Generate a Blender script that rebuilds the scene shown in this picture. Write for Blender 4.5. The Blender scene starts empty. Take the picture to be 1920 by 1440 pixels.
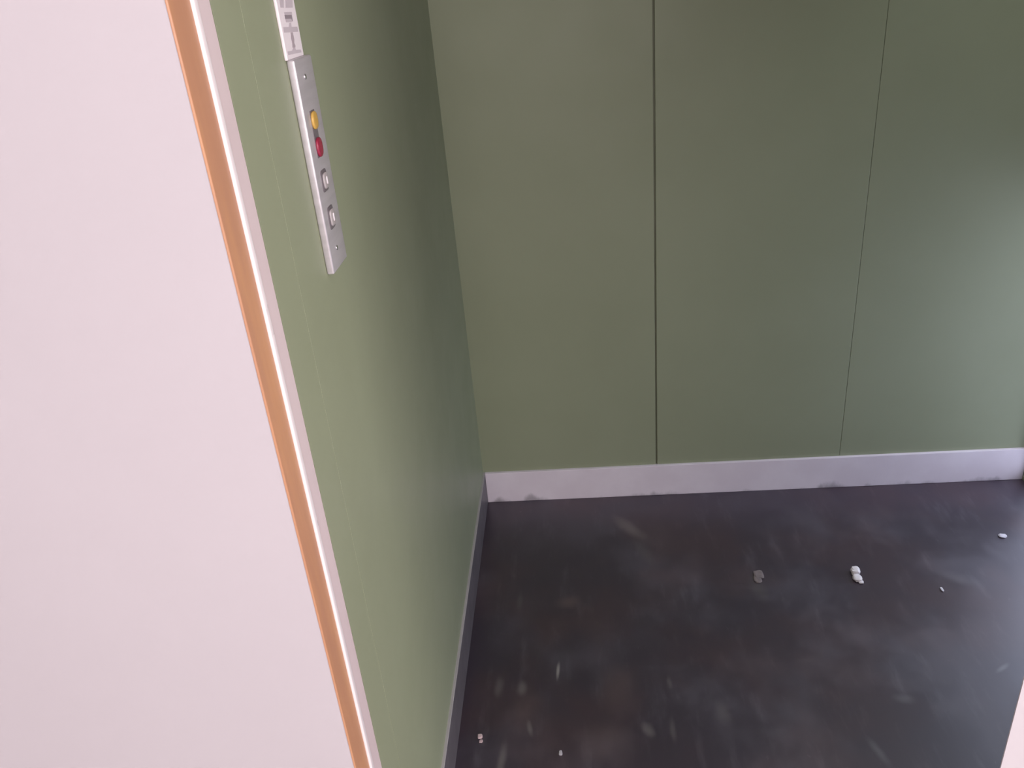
import bpy, bmesh, math, random
import numpy as np
from mathutils import Matrix, Vector

random.seed(4)
scene = bpy.context.scene
C = scene.collection

# ------------------------------------------------------------------ camera
CAM_H = 1.40
F_PX = 1540.36
YAW, PITCH, ROLL = -0.08762, 0.46041, 0.09352


def cam_rows():
    cy, sy = math.cos(YAW), math.sin(YAW)
    cp, sp = math.cos(PITCH), math.sin(PITCH)
    f = Vector((sy * cp, cy * cp, -sp))
    r = Vector((cy, -sy, 0))
    d = f.cross(r)
    c, s = math.cos(ROLL), math.sin(ROLL)
    return c * r + s * d, -s * r + c * d, f


RR, RD, RF = cam_rows()


def pix(u, v, axis, val):
    """point where the sight line of a photo pixel meets the plane axis = val"""
    d = RR * ((u - 960) / F_PX) + RD * ((v - 720) / F_PX) + RF
    o = Vector((0, 0, CAM_H))
    return o + d * ((val - o[axis]) / d[axis])


cd = bpy.data.cameras.new('camera')
cd.sensor_fit = 'HORIZONTAL'
cd.sensor_width = 36.0
cd.lens = F_PX / 1920 * 36.0
cd.clip_start = 0.02
cam = bpy.data.objects.new('camera', cd)
m = Matrix.Identity(4)
for i in range(3):
    m[i][0], m[i][1], m[i][2] = RR[i], -RD[i], -RF[i]
m.translation = (0, 0, CAM_H)
cam.matrix_world = m
C.objects.link(cam)
scene.camera = cam

# ------------------------------------------------------------------ world and exposure
w = bpy.data.worlds.new('world')
scene.world = w
w.use_nodes = True
bg = w.node_tree.nodes['Background']
bg.inputs[0].default_value = (0.74, 0.78, 1.0, 1)
bg.inputs[1].default_value = 4.2
vs = scene.view_settings
vs.view_transform = 'Standard'
vs.look = 'None'
vs.exposure = 0.0
vs.gamma = 1.0
vs.use_curve_mapping = False


def area(name, loc, target, sx, sy, power, col, portal=False):
    l = bpy.data.lights.new(name, 'AREA')
    l.shape = 'RECTANGLE'
    l.size, l.size_y = sx, sy
    l.energy = power
    l.color = col
    if portal:
        l.cycles.is_portal = True
    o = bpy.data.objects.new(name, l)
    o.location = loc
    o.rotation_euler = (Vector(target) - Vector(loc)).to_track_quat('-Z', 'Y').to_euler()
    C.objects.link(o)
    return o


# unseen blinded landing windows, added to throw soft warm light through the doorway
RW = (-1.75, -0.10, 0.75, 2.20)      # right landing wall: y0, y1, z0, z1
BW = (-0.50, 2.00, 0.85, 2.25)        # rear landing wall:  x0, x1, z0, z1
LZ = 2.75                            # landing ceiling
P_RW, P_BW = 75, 60
area('added_right_window_light', (2.295, (RW[0] + RW[1]) / 2, (RW[2] + RW[3]) / 2), (0, (RW[0] + RW[1]) / 2, (RW[2] + RW[3]) / 2),
     RW[1] - RW[0], RW[3] - RW[2], P_RW, (1.0, 0.93, 0.93))
area('added_rear_window_light', ((BW[0] + BW[1]) / 2, -2.795, (BW[2] + BW[3]) / 2), ((BW[0] + BW[1]) / 2, 0, (BW[2] + BW[3]) / 2),
     BW[1] - BW[0], BW[3] - BW[2], P_BW, (1.0, 0.91, 0.935))
GW = (1.36, 2.03, 0.012, 0.84)       # glazing added unseen to brighten the right side: y0, y1, z0, z1
area('sky_portal', (1.30, (GW[0] + GW[1]) / 2, (GW[2] + GW[3]) / 2), (0, (GW[0] + GW[1]) / 2, (GW[2] + GW[3]) / 2),
     GW[1] - GW[0], GW[3] - GW[2], 1, (1, 1, 1), portal=True)

# ------------------------------------------------------------------ measures
XL = -0.2887          # left wall of the lift
XR = 1.245            # right wall of the lift
D = 2.0372            # back wall
S1, S2 = 0.2173, 0.7327
HS = 0.101            # skirting height
YF = 0.6645           # face of the landing wall
YD = 0.7469           # inner end of the door frame
XO = pix(1897, 1361, 1, YF).x   # right edge of the doorway
ZC = 2.12


# ------------------------------------------------------------------ helpers
def link(name, me, mat=None, parent=None):
    o = bpy.data.objects.new(name, me)
    C.objects.link(o)
    if mat:
        me.materials.append(mat)
    if parent:
        o.parent = parent
    return o


def box_bm(bm, lo, hi, bev=0.0, seg=2):
    g = bmesh.ops.create_cube(bm, size=1.0)
    vs_ = g['verts']
    lo, hi = Vector(lo), Vector(hi)
    for v in vs_:
        v.co = Vector([(lo[i] + hi[i]) / 2 + v.co[i] * (hi[i] - lo[i]) for i in range(3)])
    if bev:
        es = list({e for v in vs_ for e in v.link_edges})
        bmesh.ops.bevel(bm, geom=es, offset=bev, segments=seg, affect='EDGES', profile=0.5)


def finish(bm, name, mat, parent=None, smooth=False):
    me = bpy.data.meshes.new(name)
    bm.normal_update()
    bm.to_mesh(me)
    bm.free()
    if smooth:
        for p in me.polygons:
            p.use_smooth = True
    return link(name, me, mat, parent)


def box(name, lo, hi, mat, parent=None, bev=0.0, seg=2, smooth=False):
    bm = bmesh.new()
    box_bm(bm, lo, hi, bev, seg)
    return finish(bm, name, mat, parent, smooth)


def boxes(name, lst, mat, parent=None, bev=0.0):
    bm = bmesh.new()
    for lo, hi in lst:
        box_bm(bm, lo, hi, bev)
    return finish(bm, name, mat, parent)


def struct(o, label=None, cat=None):
    o['kind'] = 'structure'
    if label:
        o['label'] = label
    if cat:
        o['category'] = cat
    return o


def tag(o, label, cat, group=None):
    o['label'] = label
    o['category'] = cat
    if group:
        o['group'] = group
    return o


def empty(name, loc):
    o = bpy.data.objects.new(name, None)
    o.location = loc
    o.empty_display_size = 0.05
    C.objects.link(o)
    return o


def child(o, parent):
    """parent a world-space mesh under an empty without moving it"""
    o.parent = parent
    o.matrix_parent_inverse = Matrix.Translation(parent.location).inverted()
    return o


# ------------------------------------------------------------------ materials
def mat_new(name):
    mt = bpy.data.materials.new(name)
    mt.use_nodes = True
    nt = mt.node_tree
    return mt, nt, nt.nodes['Principled BSDF']


def coords(nt, scale=(1, 1, 1)):
    g = nt.nodes.new('ShaderNodeNewGeometry')
    mp = nt.nodes.new('ShaderNodeMapping')
    mp.inputs['Scale'].default_value = scale
    nt.links.new(g.outputs['Position'], mp.inputs['Vector'])
    return mp.outputs['Vector']


def noise(nt, vec, scale, detail=4.0, rough=0.55):
    n = nt.nodes.new('ShaderNodeTexNoise')
    n.inputs['Scale'].default_value = scale
    n.inputs['Detail'].default_value = detail
    n.inputs['Roughness'].default_value = rough
    nt.links.new(vec, n.inputs['Vector'])
    return n.outputs['Fac']


def mrange(nt, val, a, b, c=0.0, d=1.0, smooth=True):
    r = nt.nodes.new('ShaderNodeMapRange')
    r.interpolation_type = 'SMOOTHSTEP' if smooth else 'LINEAR'
    for k, x in zip(('From Min', 'From Max', 'To Min', 'To Max'), (a, b, c, d)):
        r.inputs[k].default_value = x
    nt.links.new(val, r.inputs['Value'])
    return r.outputs['Result']


def mix(nt, fac, a, b):
    x = nt.nodes.new('ShaderNodeMix')
    x.data_type = 'RGBA'
    for s, v in ((x.inputs[6], a), (x.inputs[7], b)):
        if isinstance(v, tuple):
            s.default_value = (*v, 1)
        else:
            nt.links.new(v, s)
    nt.links.new(fac, x.inputs[0])
    return x.outputs[2]


def math_n(nt, op, a, b):
    x = nt.nodes.new('ShaderNodeMath')
    x.operation = op
    for s, v in zip(x.inputs, (a, b)):
        if isinstance(v, (int, float)):
            s.default_value = v
        else:
            nt.links.new(v, s)
    return x.outputs[0]


def painted(name, col, col2, rough, scale=6.0, metallic=0.0, stretch=(1, 1, 1), bump=0.0, spec=0.5):
    mt, nt, p = mat_new(name)
    v = coords(nt, stretch)
    f = mrange(nt, noise(nt, v, scale), 0.3, 0.7)
    nt.links.new(mix(nt, f, col, col2), p.inputs['Base Color'])
    p.inputs['Metallic'].default_value = metallic
    p.inputs['Specular IOR Level'].default_value = spec
    f2 = noise(nt, v, scale * 2.3)
    nt.links.new(mrange(nt, f2, 0.25, 0.75, rough - 0.04, rough + 0.04), p.inputs['Roughness'])
    if bump:
        b = nt.nodes.new('ShaderNodeBump')
        b.inputs['Strength'].default_value = bump
        b.inputs['Distance'].default_value = 0.001
        nt.links.new(noise(nt, v, scale * 30), b.inputs['Height'])
        nt.links.new(b.outputs['Normal'], p.inputs['Normal'])
    return mt


M = {}
M['green'] = painted('green_enamel', (0.268, 0.296, 0.195), (0.282, 0.311, 0.208), 0.46, 3.0, spec=0.3)
M['joint'] = painted('joint_dark_green', (0.13, 0.14, 0.085), (0.15, 0.16, 0.10), 0.6)
M['white'] = painted('white_wall_paint', (0.535, 0.498, 0.52), (0.555, 0.517, 0.54), 0.5, 2.0)
M['pink'] = painted('pale_pink_frame_paint', (0.64, 0.53, 0.54), (0.67, 0.56, 0.57), 0.4)
M['bead'] = painted('white_bead', (0.80, 0.73, 0.74), (0.82, 0.75, 0.76), 0.3)
M['orange'] = painted('orange_timber', (0.46, 0.23, 0.135), (0.54, 0.275, 0.14), 0.42, 5.0, stretch=(6, 6, 0.9))
M['alu'] = painted('brushed_aluminium', (0.55, 0.52, 0.545), (0.61, 0.575, 0.605), 0.38, 8.0, metallic=0.45, stretch=(1, 1, 14))
M['cap'] = painted('pale_button_plastic', (0.40, 0.36, 0.365), (0.44, 0.395, 0.40), 0.35, 40)
M['bezel'] = painted('dark_bezel', (0.13, 0.11, 0.125), (0.16, 0.14, 0.15), 0.4, 40)
M['yellow'] = painted('yellow_button', (0.52, 0.31, 0.06), (0.56, 0.34, 0.08), 0.35, 40)
M['red'] = painted('red_button', (0.27, 0.014, 0.045), (0.31, 0.02, 0.055), 0.3, 40)
M['steel'] = painted('screw_steel', (0.75, 0.73, 0.75), (0.8, 0.78, 0.8), 0.2, 40, metallic=1.0)
M['sign'] = painted('sign_white', (0.82, 0.75, 0.785), (0.85, 0.78, 0.81), 0.4, 30)
M['print'] = painted('sign_grey_print', (0.54, 0.475, 0.515), (0.58, 0.51, 0.55), 0.45, 30)
M['print_dark'] = painted('sign_dark_print', (0.27, 0.225, 0.255), (0.31, 0.26, 0.29), 0.45, 30)
M['print_mid'] = painted('sign_mid_print', (0.42, 0.35, 0.385), (0.46, 0.39, 0.425), 0.45, 30)
M['landing_floor'] = painted('landing_floor', (0.38, 0.35, 0.34), (0.43, 0.40, 0.39), 0.45, 5)
M['frame_metal'] = painted('window_frame_grey', (0.35, 0.36, 0.37), (0.4, 0.41, 0.42), 0.45)
M['lamp_case'] = painted('lamp_case_white', (0.8, 0.8, 0.8), (0.82, 0.82, 0.82), 0.5)
M['outside'] = painted('outside_paving', (0.42, 0.42, 0.43), (0.48, 0.48, 0.49), 0.8, 2)
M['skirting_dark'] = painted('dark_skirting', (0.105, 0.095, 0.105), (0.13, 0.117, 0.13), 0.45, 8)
M['crumb_white'] = painted('white_plaster', (0.86, 0.82, 0.82), (0.74, 0.70, 0.71), 0.8, 60)
M['crumb_grey'] = painted('grey_plaster', (0.50, 0.48, 0.52), (0.60, 0.57, 0.60), 0.8, 60)
M['crumb_beige'] = painted('dirty_beige_crumb', (0.16, 0.135, 0.135), (0.22, 0.185, 0.18), 0.85, 60)
M['crumb_pink'] = painted('pinkish_crumb', (0.60, 0.47, 0.47), (0.48, 0.36, 0.37), 0.8, 80)


def skirting_material():
    mt, nt, p = mat_new('grey_skirting')
    v = coords(nt, (1, 1, 1))
    f = mrange(nt, noise(nt, v, 9, 6), 0.35, 0.7)
    base = mix(nt, f, (0.72, 0.655, 0.71), (0.77, 0.71, 0.765))
    # scuffed, dirty lower edge
    g = nt.nodes.new('ShaderNodeSeparateXYZ')
    nt.links.new(coords(nt), g.inputs[0])
    n2 = noise(nt, coords(nt, (1, 1, 0.5)), 15, 5)
    h = math_n(nt, 'ADD', g.outputs['Z'], math_n(nt, 'MULTIPLY', math_n(nt, 'SUBTRACT', n2, 0.5), -0.09))
    d = mrange(nt, h, -0.012, 0.010, 0.55, 0.0)
    col = mix(nt, d, base, (0.10, 0.085, 0.10))
    nt.links.new(col, p.inputs['Base Color'])
    p.inputs['Metallic'].default_value = 0.0
    p.inputs['Roughness'].default_value = 0.45
    return mt


M['skirting'] = skirting_material()


def floor_material():
    mt, nt, p = mat_new('dark_vinyl_floor')
    # worn, dusty dark vinyl: broad patches, drag streaks along the depth, fine specks
    patch = mrange(nt, noise(nt, coords(nt, (1, 0.8, 1)), 4.2, 5, 0.6), 0.42, 0.72)
    streak = mrange(nt, noise(nt, coords(nt, (5.5, 1.2, 1)), 5.0, 5, 0.62), 0.52, 0.78)
    speck = mrange(nt, noise(nt, coords(nt, (1, 0.55, 1)), 62, 3, 0.6), 0.66, 0.80)
    warm = mrange(nt, noise(nt, coords(nt), 3.1, 3), 0.4, 0.65)
    base = mix(nt, warm, (0.031, 0.0215, 0.036), (0.043, 0.0245, 0.035))
    dust = mix(nt, warm, (0.12, 0.108, 0.132), (0.135, 0.098, 0.11))
    f = math_n(nt, 'ADD', math_n(nt, 'MULTIPLY', patch, 0.30), math_n(nt, 'MULTIPLY', streak, 0.34))
    f = math_n(nt, 'ADD', f, math_n(nt, 'MULTIPLY', speck, 0.30))
    col = mix(nt, f, base, dust)
    # single stains: (x, y, length, width, angle, strength, colour)
    wob = nt.nodes.new('ShaderNodeTexNoise')
    wob.inputs['Scale'].default_value = 22
    nt.links.new(coords(nt), wob.inputs['Vector'])

    def stain(px, py, ln, wd, ang, st, c):
        nonlocal col
        q = pix(px, py, 2, 0)
        sub = nt.nodes.new('ShaderNodeVectorMath')
        sub.operation = 'SUBTRACT'
        nt.links.new(coords(nt), sub.inputs[0])
        sub.inputs[1].default_value = (q.x, q.y, 0)
        wsc = nt.nodes.new('ShaderNodeVectorMath')
        wsc.operation = 'MULTIPLY_ADD'
        nt.links.new(wob.outputs['Color'], wsc.inputs[0])
        k = wd * 0.9
        wsc.inputs[1].default_value = (k, k, 0)
        wsc.inputs[2].default_value = (-k / 2, -k / 2, 0)
        ad = nt.nodes.new('ShaderNodeVectorMath')
        nt.links.new(sub.outputs[0], ad.inputs[0])
        nt.links.new(wsc.outputs[0], ad.inputs[1])
        rt = nt.nodes.new('ShaderNodeVectorRotate')
        rt.rotation_type = 'Z_AXIS'
        rt.inputs['Angle'].default_value = -ang
        nt.links.new(ad.outputs[0], rt.inputs['Vector'])
        sc_ = nt.nodes.new('ShaderNodeVectorMath')
        sc_.operation = 'MULTIPLY'
        sc_.inputs[1].default_value = (1 / ln, 1 / wd, 0)
        nt.links.new(rt.outputs[0], sc_.inputs[0])
        le = nt.nodes.new('ShaderNodeVectorMath')
        le.operation = 'LENGTH'
        nt.links.new(sc_.outputs[0], le.inputs[0])
        fac = mrange(nt, le.outputs['Value'], 0.1, 1.35, st * 0.95, 0.0)
        col = mix(nt, fac, col, tuple(1.22 * k_ for k_ in c))

    grey = (0.115, 0.105, 0.105)
    warmc = (0.10, 0.068, 0.068)
    V = math.pi / 2
    stain(1180, 990, .070, .022, -0.95, 0.75, (0.115, 0.095, 0.093))
    stain(1208, 1035, .060, .020, -1.25, 0.45, (0.07, 0.064, 0.066))
    stain(1066, 1128, .033, .024, 0.3, 0.55, warmc)
    stain(1421, 1100, .05, .020, V, 0.55, (0.075, 0.066, 0.068))
    stain(1046, 1258, .026, .0042, V - .1, 0.95, (0.22, 0.21, 0.20))
    stain(978, 1290, .022, .012, V, 0.7, grey)
    stain(936, 1288, .030, .012, V, 0.5, grey)
    stain(975, 1128, .032, .008, V, 0.5, (0.07, 0.068, 0.066))
    stain(993, 1365, .022, .006, V + .25, 0.75, grey)
    stain(941, 1425, .045, .009, V - .1, 0.7, grey)
    stain(1216, 1368, .020, .012, V + .2, 0.65, grey)
    stain(1160, 1290, .075, .045, V, 0.35, warmc)
    stain(1130, 1390, .060, .050, 0.4, 0.35, warmc)
    stain(985, 1330, .06, .035, V, 0.3, warmc)
    stain(1648, 1410, .035, .010, V + .3, 0.35, (0.16, 0.155, 0.165))
    stain(1695, 1310, .022, .013, -0.2, 0.35, (0.15, 0.145, 0.155))
    stain(1355, 1335, .030, .018, V, 0.35, grey)
    stain(1262, 1368, .030, .007, V, 0.4, grey)
    stain(1255, 1280, .020, .006, V, 0.4, grey)
    stain(1880, 1252, .022, .006, 0.6, 0.35, (0.22, 0.215, 0.235))
    stain(1800, 1085, .050, .022, -0.6, 0.22, (0.15, 0.145, 0.16))
    nt.links.new(col, p.inputs['Base Color'])
    nt.links.new(mrange(nt, patch, 0, 1, 0.38, 0.52), p.inputs['Roughness'])
    p.inputs['Specular IOR Level'].default_value = 0.95
    return mt


M['floor'] = floor_material()


def glass_material():
    mt, nt, p = mat_new('clear_pane')
    out = nt.nodes['Material Output']
    nt.nodes.remove(p)
    tr = nt.nodes.new('ShaderNodeBsdfTransparent')
    tr.inputs[0].default_value = (0.95, 0.97, 0.97, 1)
    gl = nt.nodes.new('ShaderNodeBsdfGlossy')
    gl.inputs['Roughness'].default_value = 0.03
    ms = nt.nodes.new('ShaderNodeMixShader')
    ms.inputs[0].default_value = 0.05
    nt.links.new(tr.outputs[0], ms.inputs[1])
    nt.links.new(gl.outputs[0], ms.inputs[2])
    nt.links.new(ms.outputs[0], out.inputs['Surface'])
    return mt


M['glass'] = glass_material()

# ------------------------------------------------------------------ the lift car
struct(box('floor', (XL - .06, YF, -0.04), (XR + .06, D + .06, 0), M['floor']),
       'dark dusty vinyl floor of the lift car', 'floor')

wb = struct(box('wall_back', (XL - .06, D + .005, 0), (XR + .06, D + .06, ZC), M['joint']),
            'green back wall of three upright panels above grey skirting', 'wall')
for x0, x1 in ((XL - .003, S1 - .0022), (S1 + .0022, S2 - .0003), (S2 + .0003, XR - .001)):
    box('wall_panel', (x0, D, HS - .004), (x1, D + .0055, ZC), M['green'], wb, bev=.0010)

YS = 0.8178
wl = struct(box('wall_left', (XL - .06, YD + .001, 0), (XL - .010, D + .004, ZC), M['joint']),
            'green left wall carrying the lift control panel', 'wall')
box('wall_panel', (XL - .0105, YD + .0016, HS - .004), (XL, YS - .00015, ZC), M['green'], wl, bev=.00015)
box('wall_panel', (XL - .0105, YS + .00015, HS - .004), (XL + .0002, D + .003, ZC), M['green'], wl, bev=.00018)

struct(boxes('wall_right', [((XR, YD, 0), (XR + .04, GW[0], ZC)), ((XR, GW[1], 0), (XR + .04, D + .005, ZC)),
                            ((XR, GW[0], 0), (XR + .04, GW[1], GW[2])), ((XR, GW[0], GW[3]), (XR + .04, GW[1], ZC))], M['green']),
       'green right wall of the lift with a low glazed panel added for its light', 'wall')
fr_ = .012  # frame width of the unseen glazing added for light on the right
wn = struct(boxes('added_glazing', [((XR + .002, GW[0], GW[2]), (XR + .03, GW[0] + fr_, GW[3])), ((XR + .002, GW[1] - fr_, GW[2]), (XR + .03, GW[1], GW[3])),
                              ((XR + .002, GW[0] + fr_, GW[2]), (XR + .03, GW[1] - fr_, GW[2] + fr_)), ((XR + .002, GW[0] + fr_, GW[3] - fr_), (XR + .03, GW[1] - fr_, GW[3]))],
                  M['frame_metal']), 'low glazed panel added unseen in the right wall for cool light', 'window')
box('pane', (XR + .012, GW[0] + fr_, GW[2] + fr_), (XR + .016, GW[1] - fr_, GW[3] - fr_), M['glass'], wn)
struct(box('ground_outside', (XR + .06, YD, -.35), (9, 9, -.3), M['outside']), 'pale paving outside the added glazed panel', 'paving')
lx, ly = 1.02, 1.55  # unseen lamp added to brighten the back wall and right floor
cl = boxes('added_ceiling_lamp', [((lx - .2, ly - .2, ZC - .02), (lx + .2, ly + .2, ZC)), ((lx - .2, ly - .2, ZC - .04), (lx - .18, ly + .2, ZC - .02)),
                            ((lx + .18, ly - .2, ZC - .04), (lx + .2, ly + .2, ZC - .02)), ((lx - .18, ly - .2, ZC - .04), (lx + .18, ly - .18, ZC - .02)),
                            ((lx - .18, ly + .18, ZC - .04), (lx + .18, ly + .2, ZC - .02))], M['lamp_case'])
tag(cl, 'dim square lamp added unseen in the lift ceiling to brighten the back wall', 'lamp')
area('added_lift_lamp_light', (lx, ly, ZC - .022), (lx, ly, 0), .34, .34, 3.2, (0.90, 0.91, 1.0)).data.spread = math.radians(90)
struct(box('ceiling', (XL - .06, YD, ZC), (XR + .06, D + .06, ZC + .04), M['lamp_case']), 'ceiling of the lift car', 'ceiling')

# skirtings
struct(box('baseboard_back', (XL + .0062, D - .009, 0), (XR, D + .0048, HS), M['skirting'], bev=.0012),
       'grey skirting along the foot of the back wall', 'skirting')
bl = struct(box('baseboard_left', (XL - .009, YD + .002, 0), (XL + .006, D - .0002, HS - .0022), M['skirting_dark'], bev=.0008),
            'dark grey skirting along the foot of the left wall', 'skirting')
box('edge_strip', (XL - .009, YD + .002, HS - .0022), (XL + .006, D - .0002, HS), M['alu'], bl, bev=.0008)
struct(box('baseboard_right', (XR - .008, YD, 0), (XR + .002, GW[0] - .002, HS), M['skirting'], bev=.0012),
       'grey skirting along the foot of the right wall', 'skirting')

# ------------------------------------------------------------------ door frame and landing
OX = XL - .0020
ZH = 2.03
struct(boxes('wall_front', [((-1.7, YF, 0), (OX, YF + .041, LZ)), ((-1.7, YF + .041, 0), (OX - .0082, YD, LZ)), ((XO, YF, 0), (2.3, YF + .0015, LZ)), ((XO + .07, YF + .0015, 0), (2.3, YD, LZ)), ((OX, YF, ZH), (XO, YD, LZ))], M['white']),
       'pinkish white landing wall around the lift doorway', 'wall')
def rounded_post(name, x0, x1, y0_, y1_, z1, r, mat):
    """upright strip whose outer front edge (x1, y0_) is rounded"""
    pts = [(x0, y0_)] + [(x1 - r + r * math.sin(a), y0_ + r - r * math.cos(a)) for a in [i * math.pi / 16 for i in range(9)]] + [(x1, y1_), (x0, y1_)]
    bm = bmesh.new()
    f = bm.faces.new([bm.verts.new((x, y, 0)) for x, y in pts])
    for e in bmesh.ops.extrude_face_region(bm, geom=[f])['geom']:
        if isinstance(e, bmesh.types.BMVert):
            e.co.z = z1
    bmesh.ops.recalc_face_normals(bm, faces=bm.faces)
    o = finish(bm, name, mat)
    for p in o.data.polygons:
        p.use_smooth = abs(p.normal.z) < .5
    o.data.set_sharp_from_angle(angle=math.radians(40))
    return o


struct(rounded_post('trim_1', OX, XL, YF - .0004, 0.7056, ZH, .0018, M['orange']),
       'orange brown timber edge of the doorway', 'trim')
struct(box('trim_2', (OX - .008, 0.7057, 0), (XL + .0028, 0.7155, ZH - .002), M['bead'], bev=.0020, seg=4, smooth=True),
       'thin bright white bead beside the timber edge', 'trim')
struct(box('trim_3', (OX - .008, 0.7157, 0), (XL + .0002, YD - .0004, ZH - .002), M['pink'], bev=.0008),
       'pale pink frame strip beside the green wall', 'trim')

def pierced(name, axis, p0, p1, lo, hi, hole, mat):
    """wall slab between p0 and p1 on `axis`, spanning lo..hi along the other horizontal axis, with one window hole"""
    h0, h1, z0, z1 = hole
    parts = [(lo, h0, 0, LZ), (h1, hi, 0, LZ), (h0, h1, 0, z0), (h0, h1, z1, LZ)]
    if axis == 0:
        return boxes(name, [((p0, a_, c), (p1, b_, d)) for a_, b_, c, d in parts], mat)
    return boxes(name, [((a_, p0, c), (b_, p1, d)) for a_, b_, c, d in parts], mat)


struct(box('wall_landing_left', (-1.75, -2.8, 0), (-1.70, YF, LZ), M['white']), 'plain white left wall of the landing', 'wall')
struct(pierced('wall_landing_right', 0, 2.30, 2.35, -2.8, YF, RW, M['white']), 'white landing wall with an added blinded window', 'wall')
struct(pierced('wall_landing_rear', 1, -2.85, -2.80, -1.75, 2.35, BW, M['white']), 'white rear landing wall with an added blinded window', 'wall')
struct(box('added_window_1', (2.31, RW[0], RW[2]), (2.33, RW[1], RW[3]), M['lamp_case']), 'unseen right landing window with a white blind, added to light the left wall', 'window')
struct(box('added_window_2', (BW[0], -2.83, BW[2]), (BW[1], -2.81, BW[3]), M['lamp_case']), 'unseen rear landing window with a white blind, added to light the back wall', 'window')
struct(box('ceiling_landing', (-1.75, -2.85, LZ), (2.35, YD, LZ + .05), M['lamp_case']), 'white ceiling of the landing', 'ceiling')
struct(box('floor_landing', (-1.75, -2.85, -.04), (2.35, YF, -.001), M['landing_floor']), 'grey floor of the landing', 'floor')

# ------------------------------------------------------------------ control panel
XF = XL + .0002 + .009     # front face of the control panel


def fp(u, v, x=XF):
    q = pix(u, v, 0, x)
    return q.y, q.z


y0, zt = fp(551, 115)
y0b, zb = fp(627, 511)
y1, zt1 = fp(584, 112)
y0 = (y0 + y0b) / 2
y1 = (y1 + fp(652.5, 484)[0]) / 2
zt = (zt + zt1) / 2
zb = (zb + fp(652.5, 484)[1]) / 2
zt += .0035
cop = empty('control_panel', (XL + .0002, (y0 + y1) / 2, zb))
tag(cop, 'slim brushed metal lift control panel with coloured buttons on green wall', 'control panel')
child(box('housing', (XL + .0002, y0, zb), (XF, y1, zt), M['alu'], bev=.0022, seg=4, smooth=True), cop)


def oval(name, y, z, ry, rz, x0, h, mat, power=2.0, n=28, dome=0.35):
    """button cap: superellipse outline extruded from the face with a domed front"""
    bm = bmesh.new()
    rings = []
    for s, hh in ((1, 0), (1, h * (1 - dome)), (.9, h * .9), (.6, h)):
        ring = []
        for i in range(n):
            a = 2 * math.pi * i / n
            c, s_ = math.cos(a), math.sin(a)
            e = 2 / power
            ring.append(bm.verts.new((x0 + hh, y + ry * s * math.copysign(abs(c) ** e, c), z + rz * s * math.copysign(abs(s_) ** e, s_))))
        rings.append(ring)
    for a, b in zip(rings, rings[1:]):
        for i in range(n):
            bm.faces.new((a[i], a[(i + 1) % n], b[(i + 1) % n], b[i]))
    bm.faces.new(rings[-1])
    bm.faces.new(list(reversed(rings[0])))
    return finish(bm, name, mat, None, True)


def span(a, b):
    (ya, za), (yb, zb_) = fp(*a), fp(*b)
    return (ya + yb) / 2, (za + zb_) / 2, abs(za - zb_) / 2


yc = fp(608, 338)[0]
# dark strip that carries the alarm and stop buttons
_, za, _h = span((584, 206), (584, 207))
_, zz, _h = span((600, 294), (600, 295))
child(box('button_plate', (XF - .001, yc - .0098, zz), (XF + .0006, yc + .0098, za), M['bezel'], bev=.0005), cop)
for nm, a, b, mt, lab in (('yellow_button', (583.5, 209), (592, 241), 'yellow', 'yellow oval alarm button'),
                          ('red_button', (594, 257), (600.5, 293), 'red', 'dark red oval stop button')):
    y, z, h = span(a, b)
    o = child(oval(nm, yc, z, .0098, h, XF + .0004, .0032, M[mt], 2.6), cop)
    o['label'] = lab
for a, b in (((604, 318), (613, 357)), ((617, 386), (626, 426))):
    y, z, h = span(a, b)
    bz = child(oval('button', yc, z, .0125, h, XF - .0005, .0016, M['bezel'], 5.0), cop)
    o = oval('button_cap', yc, z, .0088, h * .72, XF + .0009, .0022, M['cap'], 4.0)
    o.parent = bz
    o = oval('tactile_mark', yc + .001, z, .0020, h * .36, XF + .0029, .0010, M['sign'], 3.0, 16)
    o.parent = bz
for u, v in ((564, 147), (628.5, 467)):
    y, z = fp(u, v)
    child(oval('screw', yc - .001, z, .0030, .0030, XF - .0003, .0016, M['steel'], 2.0, 16), cop)

# ------------------------------------------------------------------ printed sign above the control panel
XSG = XL + .0002 + .0035
a0, b0 = fp(517.5, 0, XSG), fp(552, 0, XSG)
a1, b1 = fp(539, 111, XSG), fp(570, 107, XSG)
sy0, sy1 = (a0[0] + a1[0]) / 2, (b0[0] + b1[0]) / 2
sz0 = (a1[1] + b1[1]) / 2
SZT = sz0 + .19
sg = empty('printed_sign', (XL + .0002, (sy0 + sy1) / 2, sz0))
tag(sg, 'white printed sign plate with grey marks above the control panel', 'sign')
child(box('plate', (XL + .0002, sy0, sz0), (XSG, sy1, SZT), M['sign'], bev=.0012, seg=3), sg)


def pr(name, pts, mat):
    """flat printed mark on the sign, given by photo pixels of its outline"""
    bm = bmesh.new()
    f = bm.faces.new([bm.verts.new((XSG + .0002, *fp(u, v, XSG))) for u, v in pts])
    r = bmesh.ops.extrude_face_region(bm, geom=[f])
    for v in r['geom']:
        if isinstance(v, bmesh.types.BMVert):
            v.co.x -= .0004
    bmesh.ops.recalc_face_normals(bm, faces=bm.faces)
    return child(finish(bm, name, M[mat], None), sg)


def z_(px, py):   # position read in the zoom of the sign, mapped back to photo pixels
    return 510 + px * 70 / 877, py * 115 / 1440


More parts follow.
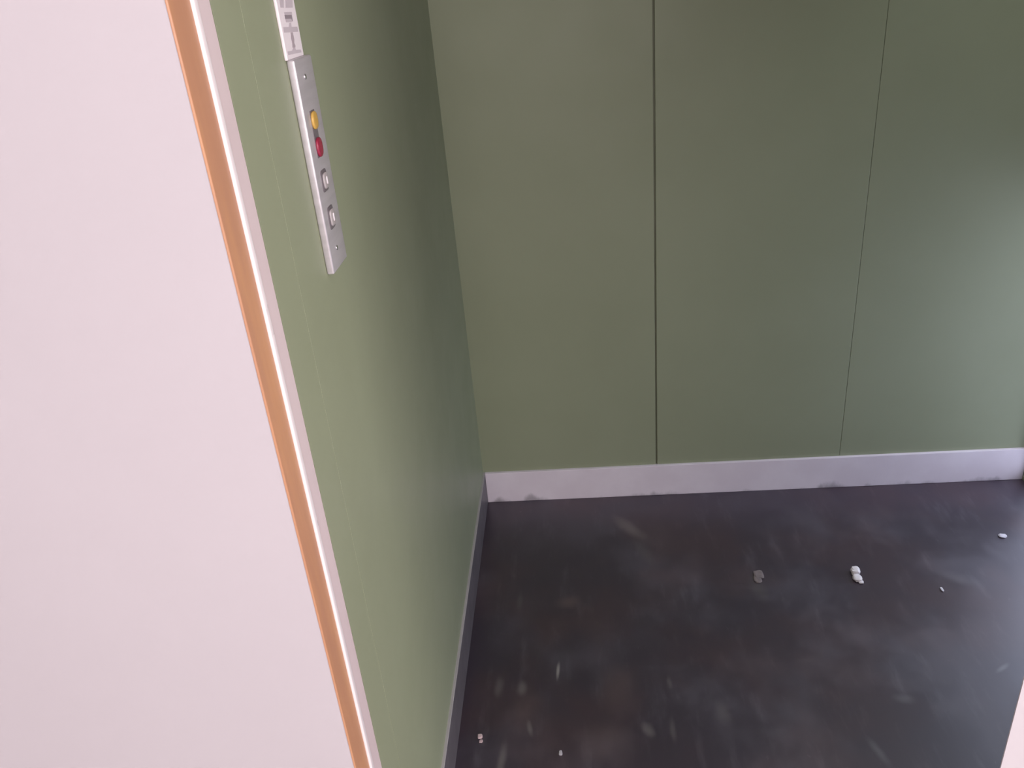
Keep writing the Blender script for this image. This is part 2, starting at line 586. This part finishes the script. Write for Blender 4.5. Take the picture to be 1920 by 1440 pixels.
pr('printed_mark', [z_(140, -260), z_(262, -260), z_(275, 185), z_(190, 180)], 'print')
pr('printed_mark', [z_(300, -260), z_(470, -260), z_(485, 180), z_(312, 185)], 'print')
pr('printed_mark', [z_(275, 285), z_(460, 275), z_(470, 350), z_(290, 352)], 'print')
pr('printed_mark', [z_(290, 352), z_(462, 352), z_(488, 500), z_(474, 505), z_(455, 440), z_(306, 446)], 'print_dark')
pr('printed_mark', [z_(306, 447), z_(452, 441), z_(462, 520), z_(322, 525)], 'print')
pr('printed_mark', [z_(255, 640), z_(395, 630), z_(398, 540), z_(445, 530), z_(455, 630), z_(590, 625), z_(615, 745), z_(490, 750), z_(425, 760), z_(275, 765)], 'print')
pr('printed_mark', [z_(432, 762), z_(484, 755), z_(520, 920), z_(520, 1010), z_(548, 1075), z_(545, 1115), z_(478, 1120), z_(470, 1010), z_(445, 900)], 'print_mid')
pr('printed_mark', [z_(360, 1210), z_(470, 1190), z_(490, 1120), z_(540, 1118), z_(560, 1170), z_(670, 1160), z_(690, 1230), z_(580, 1250), z_(375, 1295)], 'print')

# ------------------------------------------------------------------ bits of debris on the floor


def crumb(name, lobes, mat, label, cat, seed):
    """irregular chip: jittered, flattened lobes merged into one hull-like mesh lying on the floor"""
    rnd = random.Random(seed)
    q0 = pix(*lobes[0][:2], 2, 0)
    bm = bmesh.new()
    for u, v, rx, ry, h in lobes:
        q = pix(u, v, 2, h * .4)
        g = bmesh.ops.create_icosphere(bm, subdivisions=2, radius=1.0)
        for vert in g['verts']:
            j = 1 + rnd.uniform(-.16, .16)
            c = vert.co
            # squared-off lump resting on z = 0
            x = math.copysign(abs(c.x) ** .7, c.x) * rx * j
            y = math.copysign(abs(c.y) ** .7, c.y) * ry * j
            z = max(0.0, h * .5 + math.copysign(abs(c.z) ** .7, c.z) * h * .5 * j)
            vert.co = (q.x + x - q0.x, q.y + y - q0.y, z)
    o = finish(bm, name, mat)
    o.location = (q0.x, q0.y, 0)
    return tag(o, label, cat)


crumb('plaster_chip', [(1603, 1071, .0105, .011, .017), (1607, 1084, .0105, .013, .010), (1614, 1091, .006, .007, .005)], M['crumb_white'],
      'bright white plaster chip, largest bit on the dark floor', 'debris', 1)
crumb('crumb', [(1422, 1077, .0125, .016, .005), (1421, 1086, .009, .013, .004)], M['crumb_beige'],
      'dull beige crumb left of the bright white chip', 'debris', 2)
crumb('crumb', [(1880, 1005, .009, .008, .005)], M['crumb_grey'], 'pale grey crumb near the right end of the back skirting', 'debris', 3)
crumb('crumb', [(1766, 1105, .003, .008, .003)], M['crumb_grey'], 'tiny grey sliver right of the bright white chip', 'debris', 4)
crumb('crumb', [(900, 1381, .0052, .0055, .005), (902, 1390, .004, .004, .002)], M['crumb_pink'], 'small pinkish crumb close to the left skirting', 'debris', 5)
crumb('crumb', [(1051, 1412, .0036, .006, .003)], M['crumb_grey'], 'tiny pale crumb at the front of the floor', 'debris', 6)
